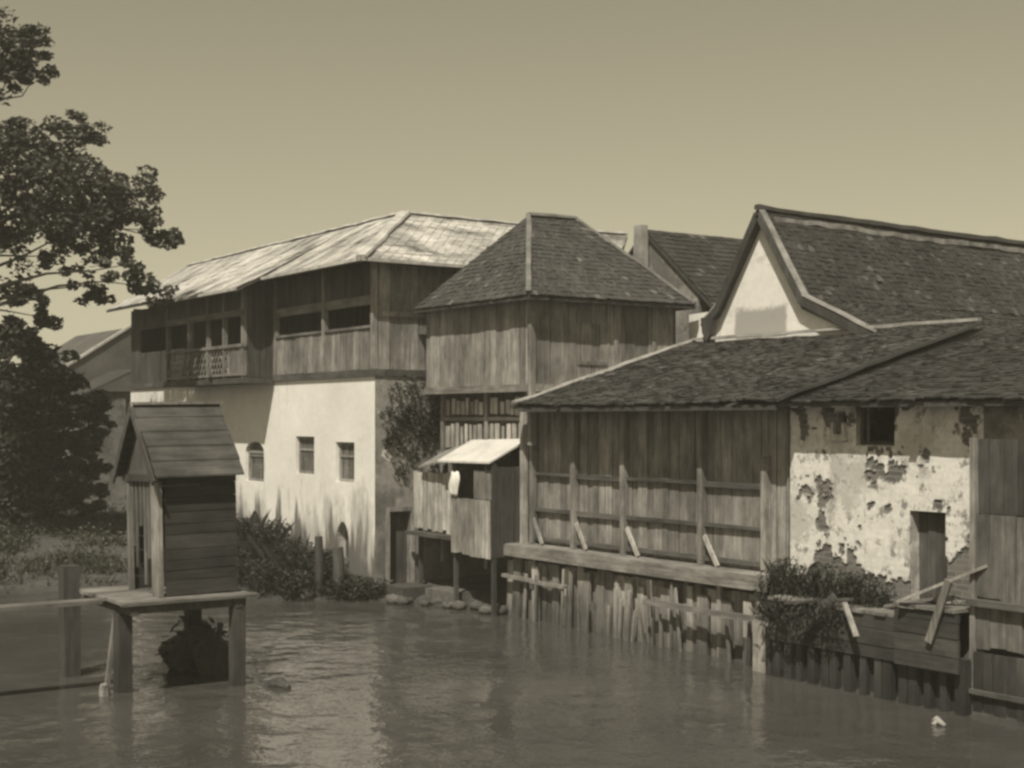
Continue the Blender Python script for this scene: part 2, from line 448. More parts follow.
# ------------------------------------------------------------------ setting: water and bank
m = MB(); m.quad((-1500, -1500, 0), (1500, -1500, 0), (1500, 1500, 0), (-1500, 1500, 0), .5)
struct(m.build('canal_water', M_water, base=(0, 0, 0)))
EDGE = [(-14, -90), (-9.5, -20), (-8.2, -7), (-8.4, -4.2), (-6.6, -3.0), (-3.9, -2.2), (-3.2, -.7), (-2.5, .3), (-1.9, 1.0), (-.6, 1.75), (1.4, 2.3), (2.6, 2.75), (12.2, 2.95), (12.6, 2.1), (60, 2.1)]
def sdist(x, y):
    best = 1e9; sg = 1
    for (ax, ay), (bx, by) in zip(EDGE, EDGE[1:]):
        dx, dy = bx - ax, by - ay; t = max(0, min(1, ((x - ax) * dx + (y - ay) * dy) / (dx * dx + dy * dy)))
        qx, qy = ax + t * dx - x, ay + t * dy - y; d = math.hypot(qx, qy)
        if d < best - 1e-9:
            best = d; sg = 1 if dx * (y - ay) - dy * (x - ax) > 0 else -1
    return best * sg
def gh(x, y):
    d = sdist(x, y)
    if d < 0: return max(-1.5, d * .7)
    nz = mn.noise((x * .7, y * .7, 0)) * .12 * min(1, d) + mn.noise((x * 2.3, y * 2.3, 3)) * .05 * min(1, d)
    if x > 12.3: return 1.55 * min(1, d / .5) + nz * .6
    if x < -7: return 1.25 * (1 - math.exp(-d / 3)) + nz
    return .42 * (1 - math.exp(-d / .6)) + nz
def axis(lo, f0, f1, hi, st):
    a = []; x = f0
    while x <= f1: a.append(x); x += st
    g = st; x = f0
    while x > lo: g *= 1.5; x -= g; a.insert(0, max(x, lo))
    g = st; x = a[-1]
    while x < hi: g *= 1.5; x += g; a.append(min(x, hi))
    return a
XS = axis(-1500, -26, 22, 1500, .4); YS = axis(-1500, -14, 6, 1500, .4)
m = MB(); m.v = [(x, y, gh(x, y)) for y in YS for x in XS]
nx = len(XS)
for j in range(len(YS) - 1):
    for i in range(nx - 1):
        q = [j * nx + i, j * nx + i + 1, (j + 1) * nx + i + 1, (j + 1) * nx + i]
        if max(m.v[k][2] for k in q) > -1.4: m.f.append(q); m.r.append(.5)
struct(m.build('river_bank', M_ground, smooth=True, base=(0, 0, 0)))
# ------------------------------------------------------------------ thin scattering volume, added to lift the blacks
hm = bpy.data.materials.new('lift_haze_volume'); hm.use_nodes = True
hn = hm.node_tree.nodes; hn.remove(hn['Principled BSDF'])
pv = hn.new('ShaderNodeVolumePrincipled'); pv.inputs['Color'].default_value = (1, .95, .84, 1); pv.inputs['Density'].default_value = HAZE
hm.node_tree.links.new(pv.outputs[0], hn['Material Output'].inputs['Volume'])
m = MB(); m.box(-70, 45, -60, 60, -2.6, 25, .5)
struct(m.build('lift_haze', hm, base=(-12, 0, -2.6)), 'stuff')
# ------------------------------------------------------------------ the white warehouse
WX0, WX1, WY = -22.0, -2.1, 1.15
wh = thing('warehouse', 'two-storey canal warehouse with whitewashed lower wall, timber upper gallery and pale weathered roof', 'warehouse', (-12, 6, .3))
wins = [(-10.9, -9.45, 3.0, 4.3), (-7.1, -5.85, 3.36, 4.5), (-4.45, -3.3, 3.2, 4.36)]
vents = [(-10.55, -9.75, 1.1, 2.05), (-4.4, -3.65, 1.0, 2.05)]
m = MB(); wall_holes(m, 'x', WY, WY + .4, WX0, WX1, -.3, 6.22, wins + vents)
arch(m, -10.9, -9.45, 3.95, 4.3, WY + .003, WY + .398)
for v in vents: arch(m, v[0], v[1], 1.45, 2.05, WY + .003, WY + .398)
m.build('front_wall', M_white, wh)
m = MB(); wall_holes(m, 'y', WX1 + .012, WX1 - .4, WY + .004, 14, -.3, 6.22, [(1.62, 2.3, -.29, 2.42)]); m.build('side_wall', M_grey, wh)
m = MB(); m.box(WX0, WX0 + .4, WY + .401, 9, -.3, 6.22); m.box(WX0 + .4, -8, 8.6, 9, -.3, 9.3); m.build('rear_wall', M_grey, wh)
m = MB(); m.box(WX0 + .41, WX1 - .41, WY + .41, 8.5, 6.0, 6.2); m.box(-8, WX1 - .41, 8.6, 14, 6, 6.2); m.build('floor', W_darkx, wh)
for i, (a, b, c, d) in enumerate(wins):
    f = MB(); t = .09; y = WY + .1
    f.box(a + .002, a + t, y, y + .1, c + .002, d - .002); f.box(b - t, b - .002, y, y + .1, c + .002, d - .002)
    f.box(a + t, b - t, y, y + .1, c + .002, c + t); f.box(a + t, b - t, y + .002, y + .1, (d if i else d - .3) - t, (d if i else d - .3) - .002)
    f.box(a + t, b - t, y + .004, y + .09, c + (d - c) * .62, c + (d - c) * .62 + .06)
    w = f.build('window', W_grey, wh)
    g = MB()
    for k in range(7): 
        x = a + t + (b - a - 2 * t) * (k + .5) / 7; g.box(x - .022, x + .022, y + .03, y + .06, c + t, d - t)
    g.build('grille', W_mid, w)
    s = MB(); hboards(s, 'x', a + .004, b - .004, y + .13, .03, c + .01, d - .01, .12, .025, .004); s.build('shutter', W_mid, w)
for a, b, c, d in vents:
    s = MB(); s.box(a + .003, b - .003, WY + .3, WY + .34, c + .003, d - .003); s.build('niche', W_dark, wh)
m = MB(); boards(m, 'y', 1.63, 2.29, WX1 - .25, .05, .3, 2.4, .2); d_ = m.build('door', W_dark, wh)
m = MB(); m.box(WX1 - .3, WX1 + .04, 1.5, 1.615, .3, 2.55); m.box(WX1 - .3, WX1 + .04, 2.305, 2.42, .3, 2.55); m.box(WX1 - .3, WX1 + .04, 1.616, 2.304, 2.43, 2.55); m.build('door_frame', W_grey, wh)
m = MB(); m.box(-9, WX1 + .05, WY - .08, WY + .3, 6.225, 6.42); m.build('floor_beam', W_darkx, wh); m = MB(); m.box(WX0, -15.4, WY - .08, WY + .3, 6.225, 6.42); m.build('floor_beam', W_darkx, wh); m = MB(); m.box(WX1 - .2, WX1 + .06, WY + .301, 14, 6.225, 6.42); m.build('floor_beam', W_darkx, wh)
# right bay: boarded parapet, two wide openings, header
m = MB(); boards(m, 'x', -8.5, -5.27, WY + .02, .05, 6.42, 7.58, .3, jz=.01); boards(m, 'x', -5.13, -2.25, WY + .02, .05, 6.42, 7.62, .3, jz=.01); m.build('parapet', W_mid, wh)
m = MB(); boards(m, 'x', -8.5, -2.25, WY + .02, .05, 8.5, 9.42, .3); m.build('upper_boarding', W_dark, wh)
m = MB(); m.box(-8.55, -2.2, WY - .02, WY + .1, 8.24, 8.5); m.box(-8.55, -2.2, WY - .03, WY + .09, 7.585, 7.66); m.build('header_beam', W_beam, wh)
for x in (-8.6, -5.2, -2.2):
    m = MB(); m.box(x - .07, x + .07, WY - .05, WY + .12, 6.43, 9.42); m.build('post', W_mid, wh)
m = MB(); boards(m, 'y', WY + .15, 9.5, WX1 - .05, .05, 6.42, 9.45, .3); m.build('side_boarding', W_mid, wh)
m = MB(); m.box(WX1 + .003, WX1 + .07, WY + .15, 13, 7.9, 8.05); m.build('side_rail', W_mid, wh)
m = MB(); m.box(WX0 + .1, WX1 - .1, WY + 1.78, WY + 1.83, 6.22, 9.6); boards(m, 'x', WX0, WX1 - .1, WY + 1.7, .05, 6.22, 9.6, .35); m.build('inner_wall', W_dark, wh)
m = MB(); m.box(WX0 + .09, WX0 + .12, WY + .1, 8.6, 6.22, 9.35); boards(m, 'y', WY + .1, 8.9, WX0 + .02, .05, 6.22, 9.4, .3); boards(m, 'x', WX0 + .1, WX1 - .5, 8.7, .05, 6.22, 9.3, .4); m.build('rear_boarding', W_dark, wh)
# left bay: flush boarding then the jutting gallery
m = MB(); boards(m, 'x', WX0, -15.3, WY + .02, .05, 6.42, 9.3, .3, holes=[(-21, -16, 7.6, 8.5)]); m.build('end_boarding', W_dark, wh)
GX0, GX1, GY = -15.3, -8.6, .05
gal = MB(); gal.box(GX0, GX1, GY, WY - .09, 6.16, 6.33); g = gal.build('gallery', W_darkx, wh)
for x in (-15.2, -13.2, -11.55, -10.2, -8.72):
    m = MB(); m.box(x - .07, x + .07, GY + .02, GY + .15, 6.335, 9.1); m.build('post', W_mid, g)
m = MB(); m.box(GX0, GX1, GY - .01, GY + .13, 7.3, 7.4); m.box(GX0, GX1, GY - .01, GY + .12, 6.4, 6.48); m.build('rail', W_lat, g)
m = MB()
x = GX0 + .1
while x < GX1 - .9:
    if x < -9.9:
        m.beam((x, GY + .06, 6.48), (x + .5, GY + .06, 7.3), .05, .02, up=(0, 1, 0)); m.beam((x + .5, GY + .09, 6.48), (x, GY + .09, 7.3), .05, .02, up=(0, 1, 0))
    x += .25
m.build('lattice', W_lat, g)
m = MB(); boards(m, 'x', -9.9, -8.8, GY + .05, .03, 6.48, 7.3, .2); m.build('infill_boards', W_mid, g)
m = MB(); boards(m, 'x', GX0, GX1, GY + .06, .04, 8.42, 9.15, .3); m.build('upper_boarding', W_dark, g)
m = MB(); m.box(GX0, GX1, GY + .0, GY + .12, 8.28, 8.48); m.build('header_beam', W_beam, g)
m = MB(); boards(m, 'y', GY + .16, WY + .2, GX1 - .08, .04, 6.34, 9.3, .25); m.build('end_boards', W_dark, g)
# roof: hipped corner, two ridges
AP = (-4.8, 3.7, 11.28)
rf = MB()
eR = [(-1.5, .4, 9.38)]
slab(rf, [(-7.9, .4, 9.36), (-1.5, .4, 9.36), (-4.8, 3.7, 11.24), (-22.4, 3.7, 11.24), (-22.4, .4, 9.36)][0:3] + [(-7.9, 3.7, 11.24)], .07)
slab(rf, [(-15.6, -.45, 9.0), (-7.9, -.45, 9.0), (-7.9, 3.7, 11.24), (-15.6, 3.7, 11.24)], .07)
slab(rf, [(-22.4, .3, 9.3), (-15.6, .3, 9.3), (-15.6, 3.7, 11.24), (-22.4, 3.7, 11.24)], .07)
slab(rf, [(-1.5, .4, 9.36), (-1.5, 9.2, 9.36), (-4.8, 12.4, 11.24), (-4.8, 3.7, 11.24)], .07)
slab(rf, [(-8.1, 12.4, 9.36), (-8.1, 7, 9.36), (-4.8, 3.7, 11.24), (-4.8, 12.4, 11.24)], .07)
slab(rf, [(-4.8, 3.7, 11.235), (-22.4, 3.7, 11.235), (-22.4, 9.4, 9.2), (-8.1, 9.4, 9.2)], .07)
rp = rf.build('roof', W_dark, wh)
m = MB()
tile_plane(m, (-7.9, .4, 9.37), (-1.5, .4, 9.37), (-4.8, 3.7, 11.26), (-7.9, 3.7, 11.26), 7, .3, .012, .008, .02)
tile_plane(m, (-15.6, -.45, 9.01), (-7.9, -.45, 9.01), (-7.9, 3.7, 11.26), (-15.6, 3.7, 11.26), 9, .3, .012, .008, .02)
tile_plane(m, (-22.4, .3, 9.31), (-15.6, .3, 9.31), (-15.6, 3.7, 11.26), (-22.4, 3.7, 11.26), 7, .3, .012, .008, .02)
tile_plane(m, (-1.5, .4, 9.37), (-1.5, 9.2, 9.37), (-4.8, 12.4, 11.26), (-4.8, 3.7, 11.26), 7, .3, .012, .008, .02)
m.build('roof_sheets', M_roofpale, rp)
m = MB(); m.cap((-1.48, .38, 9.46), (-4.8, 3.7, 11.35), .34, .07); m.cap((-4.8, 3.7, 11.33), (-22.4, 3.7, 11.33), .28, .06); m.cap((-4.8, 3.7, 11.33), (-4.8, 12.4, 11.33), .28, .06); m.build('ridge_cap', M_lime, rp)
m = MB(); m.beam((-7.9, .36, 9.38), (-1.5, .36, 9.38), .05, .09); m.beam((-1.46, .4, 9.38), (-1.46, 9.2, 9.38), .05, .09); m.beam((-15.6, -.49, 9.02), (-7.9, -.49, 9.02), .05, .09); m.build('eaves_edge', M_lime, rp)

# ------------------------------------------------------------------ turret house with hipped shingle roof
tu = thing('turret_house', 'dark timber house with overhanging upper room and hipped shingle roof beside the white warehouse', 'house', (.8, 5, .4))
x0, x1, y0, y1, z0, z1 = -1.75, 3.4, 2.6, 7.35, 5.86, 8.2
m = MB(); boards(m, 'x', x0, x1, y0, .05, z0, z1, .26, jz=.015); m.build('front_boarding', W_grey, tu)
m = MB(); boards(m, 'y', y0 + .06, y1, x1 - .05, .05, z0, z1, .5, holes=[(4.1, 5.0, 6.5, 7.5)]); sb = m.build('side_boarding', W_mid, tu)
m = MB(); m.box(x1 - .09, x1 - .06, 4.0, 5.2, 6.4, 7.6); boards(m, 'y', 3.95, 5.15, x1 - .055, .04, 6.5, 7.5, .3); m.box(x1 - .02, x1 + .03, 4.06, 5.04, 6.43, 6.52); m.build('shutter', W_mid, sb)
for y in (5.3, 6.6):
    m = MB(); m.box(x1 + .002, x1 + .05, y - .06, y + .06, z0, z1); m.build('batten', W_mid, tu)
m = MB(); m.box(x1 - .1, x1 + .06, y0 - .05, y0 + .1, z0 - 1.5, z1); m.build('corner_post', W_grey, tu)
m = MB(); m.box(x0, x1 - .11, y0 - .06, y0 + .06, z0 - .14, z0 + .05); m.box(x1 - .04, x1 + .07, y0 + .11, y1, z0 - .14, z0 + .05); m.build('sill_beam', W_beam, tu)
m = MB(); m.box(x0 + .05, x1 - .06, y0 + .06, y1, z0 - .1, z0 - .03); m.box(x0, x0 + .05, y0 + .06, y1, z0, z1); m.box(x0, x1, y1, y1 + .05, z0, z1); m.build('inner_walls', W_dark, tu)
# lower storey
ly = 3.05
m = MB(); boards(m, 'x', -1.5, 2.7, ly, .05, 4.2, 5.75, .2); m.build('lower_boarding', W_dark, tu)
for a, b_ in ((-1.4, .66), (.84, 2.56)):
    for c, d in ((4.2, 4.96), (5.12, 5.62)):
        m = MB(); x = a + R(.05, .15)
        while x < b_ - .1:
            w = R(.09, .2); m.box(x, min(x + w, b_), ly - .05, ly - .022, c + R(0, .05), d - R(0, .14)); x += w + R(.03, .14)
        m.build('slat_panel', W_pale, tu)
m = MB(); m.box(-1.55, 2.72, ly - .06, ly - .002, 4.98, 5.08); m.build('mid_rail', W_beam, tu)
for x in (-1.5, .75, 2.65):
    m = MB(); m.box(x - .07, x + .07, ly - .08, ly - .062, 1.0, 5.72); m.box(x - .068, x + .068, ly - .061, ly + .09, 1.0, 5.72); m.build('post', W_mid, tu)
m = MB(); m.beam((3.2, 2.7, 5.72), (2.72, 3.0, 5.0), .08, .08); m.build('bracket', W_grey, tu)
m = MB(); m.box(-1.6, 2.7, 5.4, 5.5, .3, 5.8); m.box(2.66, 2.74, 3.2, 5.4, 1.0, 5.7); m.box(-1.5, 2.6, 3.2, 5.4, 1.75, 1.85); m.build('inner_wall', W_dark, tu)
EZ = 8.08
A, B, C_, D = (-1.85, 2.22, EZ), (3.82, 2.22, EZ), (3.82, 7.75, EZ), (-1.85, 7.75, EZ); P1, P2 = (.8, 4.35, 10.58), (.8, 5.95, 10.6)
rf = MB(); slab(rf, [A, B, P1], .08); slab(rf, [B, C_, P2, P1], .08); slab(rf, [C_, D, P2], .08); slab(rf, [D, A, P1, P2], .08); rp = rf.build('roof', W_dark, tu)
m = MB(); tile_plane(m, A, B, P1, P1, 20, .15, .02, .014, .03); tile_plane(m, B, C_, P2, P1, 20, .15, .02, .012, .03); m.build('shingles', T_turret, rp)
m = MB(); m.cap(Vector(B) + Vector((0, 0, .1)), Vector(P1) + Vector((0, 0, .08)), .15, .05); m.cap(Vector(C_) + Vector((0, 0, .1)), Vector(P2) + Vector((0, 0, .08)), .16, .05); m.cap(Vector(P1) + Vector((0, 0, .07)), Vector(P2) + Vector((0, 0, .07)), .25, .08); m.build('hip_cap', m_pale('grey_hip_mortar', .2, .4), rp)

# ------------------------------------------------------------------ booth under the turret house
bo = thing('canal_booth', 'small plank booth on stilts with pale sloping awning below the turret house', 'booth', (1, 2.6, .4))
m = MB(); m.prism([(.15, 1.82, 3.92), (2.66, 1.82, 3.94), (2.7, 3.0, 4.52), (.0, 3.0, 4.46)], (0, 0, -.05)); m.build('awning', M_sheet, bo)
m = MB(); m.prism([(-1.25, 2.05, 3.72), (.14, 1.9, 3.9), (.0, 2.98, 4.4), (-1.3, 2.98, 4.15)], (0, 0, -.05)); m.build('side_awning', W_mid, bo)
m = MB(); boards(m, 'x', -1.85, .1, 2.25, .04, 1.95, 3.55, .24, jz=.06); m.build('left_panel', W_pale, bo)
m = MB(); boards(m, 'x', .78, 2.65, 1.85, .04, 1.5, 2.95, .3, jz=.03); m.build('front_panel', W_pale, bo)
m = MB(); boards(m, 'y', 1.9, 2.9, 2.62, .04, 1.5, 3.8, .3); m.build('side_panel', W_dark, bo)
m = MB(); boards(m, 'x', 1.75, 2.6, 1.95, .03, 2.96, 3.7, .28); m.build('hatch', W_mid, bo)
m = MB(); boards(m, 'x', 1.2, 2.72, 2.95, .04, 1.85, 3.4, .22); m.build('right_panel', W_mid, bo)
m = MB(); m.box(-1.8, 2.6, 1.95, 3.0, 1.8, 1.9); m.build('floor', W_darkx, bo)
for x, y in ((.8, 1.9), (2.6, 1.9), (-1.7, 2.3)):
    m = MB(); m.box(x - .05, x + .05, y + .05, y + .15, -.3, 3.9 if x > 0 else 3.7); m.build('post', W_dark, bo)
m = MB()
nu, nv = 9, 9; vs = []
for k in (0, 1):
    for b in range(nv):
        for a in range(nu):
            u = a / (nu - 1); v = b / (nv - 1); wd = .17 + .1 * math.sin(v * 3.0) - .05 * v
            vs.append((1.0 + (u - .5) * 2 * wd + .03 * math.sin(v * 7), 1.82 + .035 * math.sin(u * 13 + v * 3) + .012 * k - .05 * math.sin(v * 3), 3.64 - .62 * v - .1 * abs(u - .4) * v + .02 * math.sin(u * 9)))
fs = []; o = nu * nv
for b in range(nv - 1):
    for a in range(nu - 1):
        q = b * nu + a; fs += [(q, q + 1, q + nu + 1, q + nu), (o + q, o + q + nu, o + q + nu + 1, o + q + 1)]
for a in range(nu - 1):
    fs.append((a, o + a, o + a + 1, a + 1)); e = (nv - 1) * nu + a; fs.append((e, e + 1, o + e + 1, o + e))
for b in range(nv - 1):
    q = b * nu; fs.append((q, q + nu, o + q + nu, o + q)); q += nu - 1; fs.append((q, o + q, o + q + nu, q + nu))
m.add(vs, fs)
tag(m.build('hanging_cloth', M_cloth, smooth=True), 'white cloth hanging in the booth opening beneath the awning', 'cloth')

# ------------------------------------------------------------------ long plank shed over the water
sh = thing('plank_shed', 'long plank-walled shed with posts, rails and a low tiled roof projecting over the canal', 'shed', (7.5, 5, .4))
m = MB(); boards(m, 'x', 2.85, 11.9, 3.0, .05, 1.86, 5.46, .27, jz=.02, jt=.018); m.build('front_boarding', W_mid, sh)
px_ = [3.05, 4.8, 6.72, 9.4, 11.35]
for i, x in enumerate(px_):
    m = MB(); m.box(x - .075, x + .075, 2.83, 2.975, 1.86, 5.55 if i in (0,) else (4.25 if i == 4 else 5.4)); m.build('post', W_mid, sh)
m = MB(); m.box(2.72, 2.86, 2.72, 2.88, 1.0, 5.55); m.build('corner_post', W_pale, sh)
for z in (3.62, 2.72):
    m = MB()
    for a, b in zip(px_, px_[1:]): m.box(a + .08, b - .08, 2.9, 2.972, z - .05 + R(-.03, .03), z + .05)
    m.build('rail', W_darkx, sh)
m = MB(); m.box(2.9, 11.8, 2.88, 2.97, 1.95, 2.05); m.build('rail', W_darkx, sh)
for x in (3.2, 5.0, 6.95, 9.6):
    m = MB(); m.beam((x, 2.8, 2.5), (x + .5, 2.72, 1.88), .1, .05, up=(0, 1, 0)); m.build('brace', W_pale, sh)
m = MB(); m.box(2.2, 12.0, 2.3, 3.1, 1.72, 1.85); m.box(2.2, 12.0, 2.26, 2.298, 1.55, 1.83); m.build('ledge', W_beam, sh)
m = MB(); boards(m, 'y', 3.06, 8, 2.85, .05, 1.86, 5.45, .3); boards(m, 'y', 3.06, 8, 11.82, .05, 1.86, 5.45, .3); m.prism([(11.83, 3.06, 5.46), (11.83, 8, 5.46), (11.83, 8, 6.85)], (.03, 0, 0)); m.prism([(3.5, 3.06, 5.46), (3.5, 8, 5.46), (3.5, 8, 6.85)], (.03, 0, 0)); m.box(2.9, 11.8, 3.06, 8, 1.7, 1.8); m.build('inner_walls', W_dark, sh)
rf = MB(); slab(rf, [(3.5, 2.12, 5.3), (12.45, 2.12, 5.3), (12.85, 8.0, 7.0), (3.5, 8.0, 7.0)], .1); slab(rf, [(3.1, 2.12, 5.38), (3.5, 2.12, 5.38), (3.5, 2.56, 5.5), (3.1, 2.56, 5.5)], .1); rp = rf.build('roof', W_dark, sh)
m = MB(); tile_plane(m, (3.5, 2.06, 5.375), (12.45, 2.06, 5.375), (12.85, 8.0, 7.1), (3.5, 8.0, 7.1), 30, .17, .03, .022, .035, .07); m.build('roof_tiles', T_lean, rp)
m = MB(); m.cap((3.46, 2.02, 5.44), (3.46, 8.0, 7.2), .18, .05); m.build('verge', m_pale('weathered_verge', .42, .5), rp); m = MB(); m.cap((12.47, 2.04, 5.4), (12.87, 8.0, 7.14), .08, .07); m.build('verge', T_lean, rp)
m = MB(); m.cap((3.5, 7.93, 7.19), (12.8, 7.93, 7.19), .16, .07); m.build('flashing', m_pale('dull_flashing', .33, .4), rp)

# ------------------------------------------------------------------ stake fence below the shed
fe = thing('stake_fence', 'rough palisade of uneven upright stakes at the waterline under the plank shed', 'fence', (7.3, 2.5, 0))
x = 2.55; n = 0
while x < 12.1:
    w = R(.14, .36); top = R(1.25, 1.56) if random.random() < .85 else R(.95, 1.25)
    y = 2.52 + R(-.06, .06); m = MB()
    l = R(-.06, .06)
    m.beam((x, y, -.8), (x + l, y + R(-.05, .08), top), w, R(.04, .09), up=(0, 1, 0), taper=R(.7, 1.0)); m.build('stake', W_stake, fe); n += 1
    x += w * .96 + (R(.0, .02) if random.random() < .85 else R(.04, .1))
for _ in range(24):
    x = R(2.6, 12.0); w = R(.05, .12); y = 2.36 + R(-.08, .05); l = R(-.22, .22); m = MB()
    m.beam((x, y, -.8), (x + l, y + R(-.1, .12), R(.55, 1.5)), w, R(.04, .08), up=(0, 1, 0), taper=R(.5, 1.0)); m.build('stake', W_stake, fe)
m = MB(); m.cap((2.5, 2.37, 1.02), (5.2, 2.34, .97), .14, .08, .5, .015); m.build('waling', W_stake, fe)
m = MB(); boards(m, 'x', 2.5, 12.1, 2.62, .04, -.6, 1.42, .26, jz=.1); m.build('backing_boards', W_stake, fe)
m = MB(); m.cap((8.3, 2.22, .98), (12.2, 2.05, 1.03), .11, .11, .5, .015); tag(m.build('fender_beam', W_beam), 'long horizontal timber rail fixed along the front of the stake fence', 'beam')

# ------------------------------------------------------------------ gabled house behind the shed
gb = thing('gabled_house', 'steep tiled house with white plaster gable and flared bargeboards rising behind the sheds', 'house', (6, 14, .5))
m = MB(); m.prism([(3.2, 8.06, 4), (9.75, 8.06, 4), (9.75, 8.06, 6.9), (7.5, 8.06, 7.9), (6.1, 8.06, 10.25), (4.6, 8.06, 7.95), (3.2, 8.06, 7.9)][::-1], (0, .35, 0)); m.build('gable_wall', M_gable, gb)
m = MB(); m.box(3.2, 3.5, 8.42, 30, 1, 7.0); m.box(9.2, 9.5, 8.42, 30, 1, 6.9); m.build('side_walls', M_grey, gb)
yr0, yr1 = 7.86, 32
rf = MB()
slab(rf, [(6.1, yr0, 10.24), (7.6, yr0, 7.86), (7.6, yr1, 7.86), (6.1, yr1, 10.24)], .1); slab(rf, [(7.6, yr0, 7.86), (10.6, yr0, 6.64), (10.6, yr1, 6.64), (7.6, yr1, 7.86)], .1)
slab(rf, [(6.1, yr1, 10.24), (4.45, yr1, 7.86), (4.45, yr0, 7.86), (6.1, yr0, 10.24)], .1); slab(rf, [(4.45, yr1, 7.86), (3.3, yr1, 7.4), (3.3, yr0 + 1.2, 7.4), (4.45, yr0, 7.86)], .1)
rp = rf.build('roof', W_dark, gb)
m = MB(); tile_plane(m, (10.6, yr0, 6.8), (10.6, yr1, 6.8), (7.6, yr1, 8.02), (7.6, yr0, 8.02), 19, .2, .03, .016, .03, .13); tile_plane(m, (7.6, yr0, 8.02), (7.6, yr1, 8.02), (6.1, yr1, 10.4), (6.1, yr0, 10.4), 18, .2, .03, .016, .03, .13)
tile_plane(m, (4.45, yr1, 8.02), (4.45, yr0, 8.02), (6.1, yr0, 10.4), (6.1, yr1, 10.4), 12, .4, .035, .016)
m.build('roof_tiles', T_dark, rp)
m = MB(); m.cap((6.1, yr0 - .05, 10.48), (6.1, yr1, 10.48), .24, .12, .6, .025, .13); m.build('ridge_cap', T_far, rp)
m = MB(); m.cap((6.26, yr0 + .4, 10.2), (6.26, yr1, 10.2), .1, .13, .5, .03, .13); m.build('ridge_mortar', m_pale('crumbling_ridge_mortar', .3, .12), rp)
for s in (-1, 1):
    yb = yr0 - .04; xk = 6.1 + s * 1.52; xe, zk = (9.95, 6.9) if s > 0 else (4.0, 7.5)
    m = MB(); m.beam((6.1 + s * .02, yb, 10.3), (xk, yb, 7.95), .06, .2); m.beam((xk - s * .04, yb + .002, 7.98), (xe, yb + .002, zk), .06, .2); m.build('bargeboard', W_dark, gb)
    k = MB(); k.cap((6.1 + s * .02, yb + .1, 10.48), (xk + s * .05, yb + .1, 8.09), .22, .05); k.cap((xk + s * .03, yb + .1, 8.11), (xe + s * .05, yb + .1, zk + .17), .22, .05); k.build('verge', m_pale('verge_mortar', .34, .3), gb)
m = MB(); m.prism([(4.0, yr0 - .1, 7.75), (4.42, yr0 - .1, 7.75), (4.36, yr0 - .1, 7.3), (4.22, yr0 - .1, 7.1), (4.05, yr0 - .1, 7.35)][::-1], (0, .12, 0)); m.build('bracket', W_dark, gb)
m = MB(); m.box(4.17, 4.2, yr0 - .06, yr0 - .03, 6.9, 7.1); m.build('drop_finial', W_dark, gb)

# ------------------------------------------------------------------ whitewashed brick shed at right
bs = thing('brick_shed', 'low brick outbuilding with flaking whitewash, dark window and low doorway at the canal edge', 'outbuilding', (15, 5, 1.5))
WN = (13.72, 14.62, 4.52, 5.28); DR = (15.0, 15.8, 1.4, 3.32)
m = MB(); wall_holes(m, 'x', 3.045, 3.35, 11.95, 16.7, 1.2, 5.3, [WN, DR, (13.2, 13.42, 4.75, 5.15)]); m.build('front_wall', M_brick, bs)
def peel(x, z):
    p = Vector((x * 1.35, z * 1.1, 4.0))
    v = mn.fractal(p, .7, 2.1, 6) * .55 + mn.noise(Vector((x * 4.5, z * 4.0, 9))) * .22 + mn.noise(Vector((x * 11, z * 11, 2))) * .12
    v += max(0, 2.75 - z) * .5 + max(0, .35 - abs(x - 12.75)) * .9 * (z < 4.4) + max(0, .3 - abs(x - 14.1)) * .8 * (z > 3.7) + max(0, .2 - abs(x - 16.3)) * 1.2 - .29 + .12 * max(0, z - 4.3)
    return v
m = MB(); st = .026; nxp = int(4.74 / st); nzp = int(3.8 / st); PX = lambda i: 11.955 + i * st; PZ = lambda j: 1.48 + j * st
hol = [WN, DR, (13.2, 13.42, 4.75, 5.15)]
val = {}
for j in range(nzp + 1):
    for i in range(nxp + 1):
        v = peel(PX(i), PZ(j)); val[i, j] = v
        dep = 3.028 if v > 0 else 2.995 + .012 * mn.noise(Vector((PX(i) * 2.2, PZ(j) * 2.2, 1)))
        m.v.append((PX(i), dep, PZ(j)))
for j in range(nzp):
    for i in range(nxp):
        cx, cz = PX(i + .5), PZ(j + .5)
        if any(h[0] - .5 * st < cx < h[1] + .5 * st and h[2] - .5 * st < cz < h[3] + .5 * st for h in hol): continue
        q = [j * (nxp + 1) + i, j * (nxp + 1) + i + 1, (j + 1) * (nxp + 1) + i + 1, (j + 1) * (nxp + 1) + i]
        m.f.append(q); a = max(val[i + d, j + e] for d in (0, 1) for e in (0, 1)); m.r.append(max(0, min(1, .5 + a * 6)))
m.build('peeling_plaster', M_brick, bs)
m = MB(); m.box(13.2, 13.42, 3.2, 3.22, 4.75, 5.15); m.build('vent', W_dark, bs)
m = MB(); m.prism([(13.1, 2.9, 4.6), (13.5, 2.9, 4.6), (13.46, 2.9, 4.95), (13.41, 2.9, 4.95), (13.4, 2.9, 4.72), (13.2, 2.9, 4.72), (13.19, 2.9, 4.95), (13.14, 2.9, 4.95)][::-1], (0, .098, 0)); m.build('bracket', M_lime, bs)
m = MB(); f = .07
for a, b, c, d in ((WN[0], WN[0] + f, WN[2], WN[3]), (WN[1] - f, WN[1], WN[2], WN[3])): m.box(a + .002, b - .002, 3.1, 3.2, c, d)
m.box(WN[0] + f, WN[1] - f, 3.1, 3.2, WN[2] + .002, WN[2] + f); w = m.build('window_frame', W_dark, bs)
m = MB(); boards(m, 'x', 15.02, 15.78, 3.22, .05, 1.5, 3.3, .2); m.build('door', W_dark, bs)
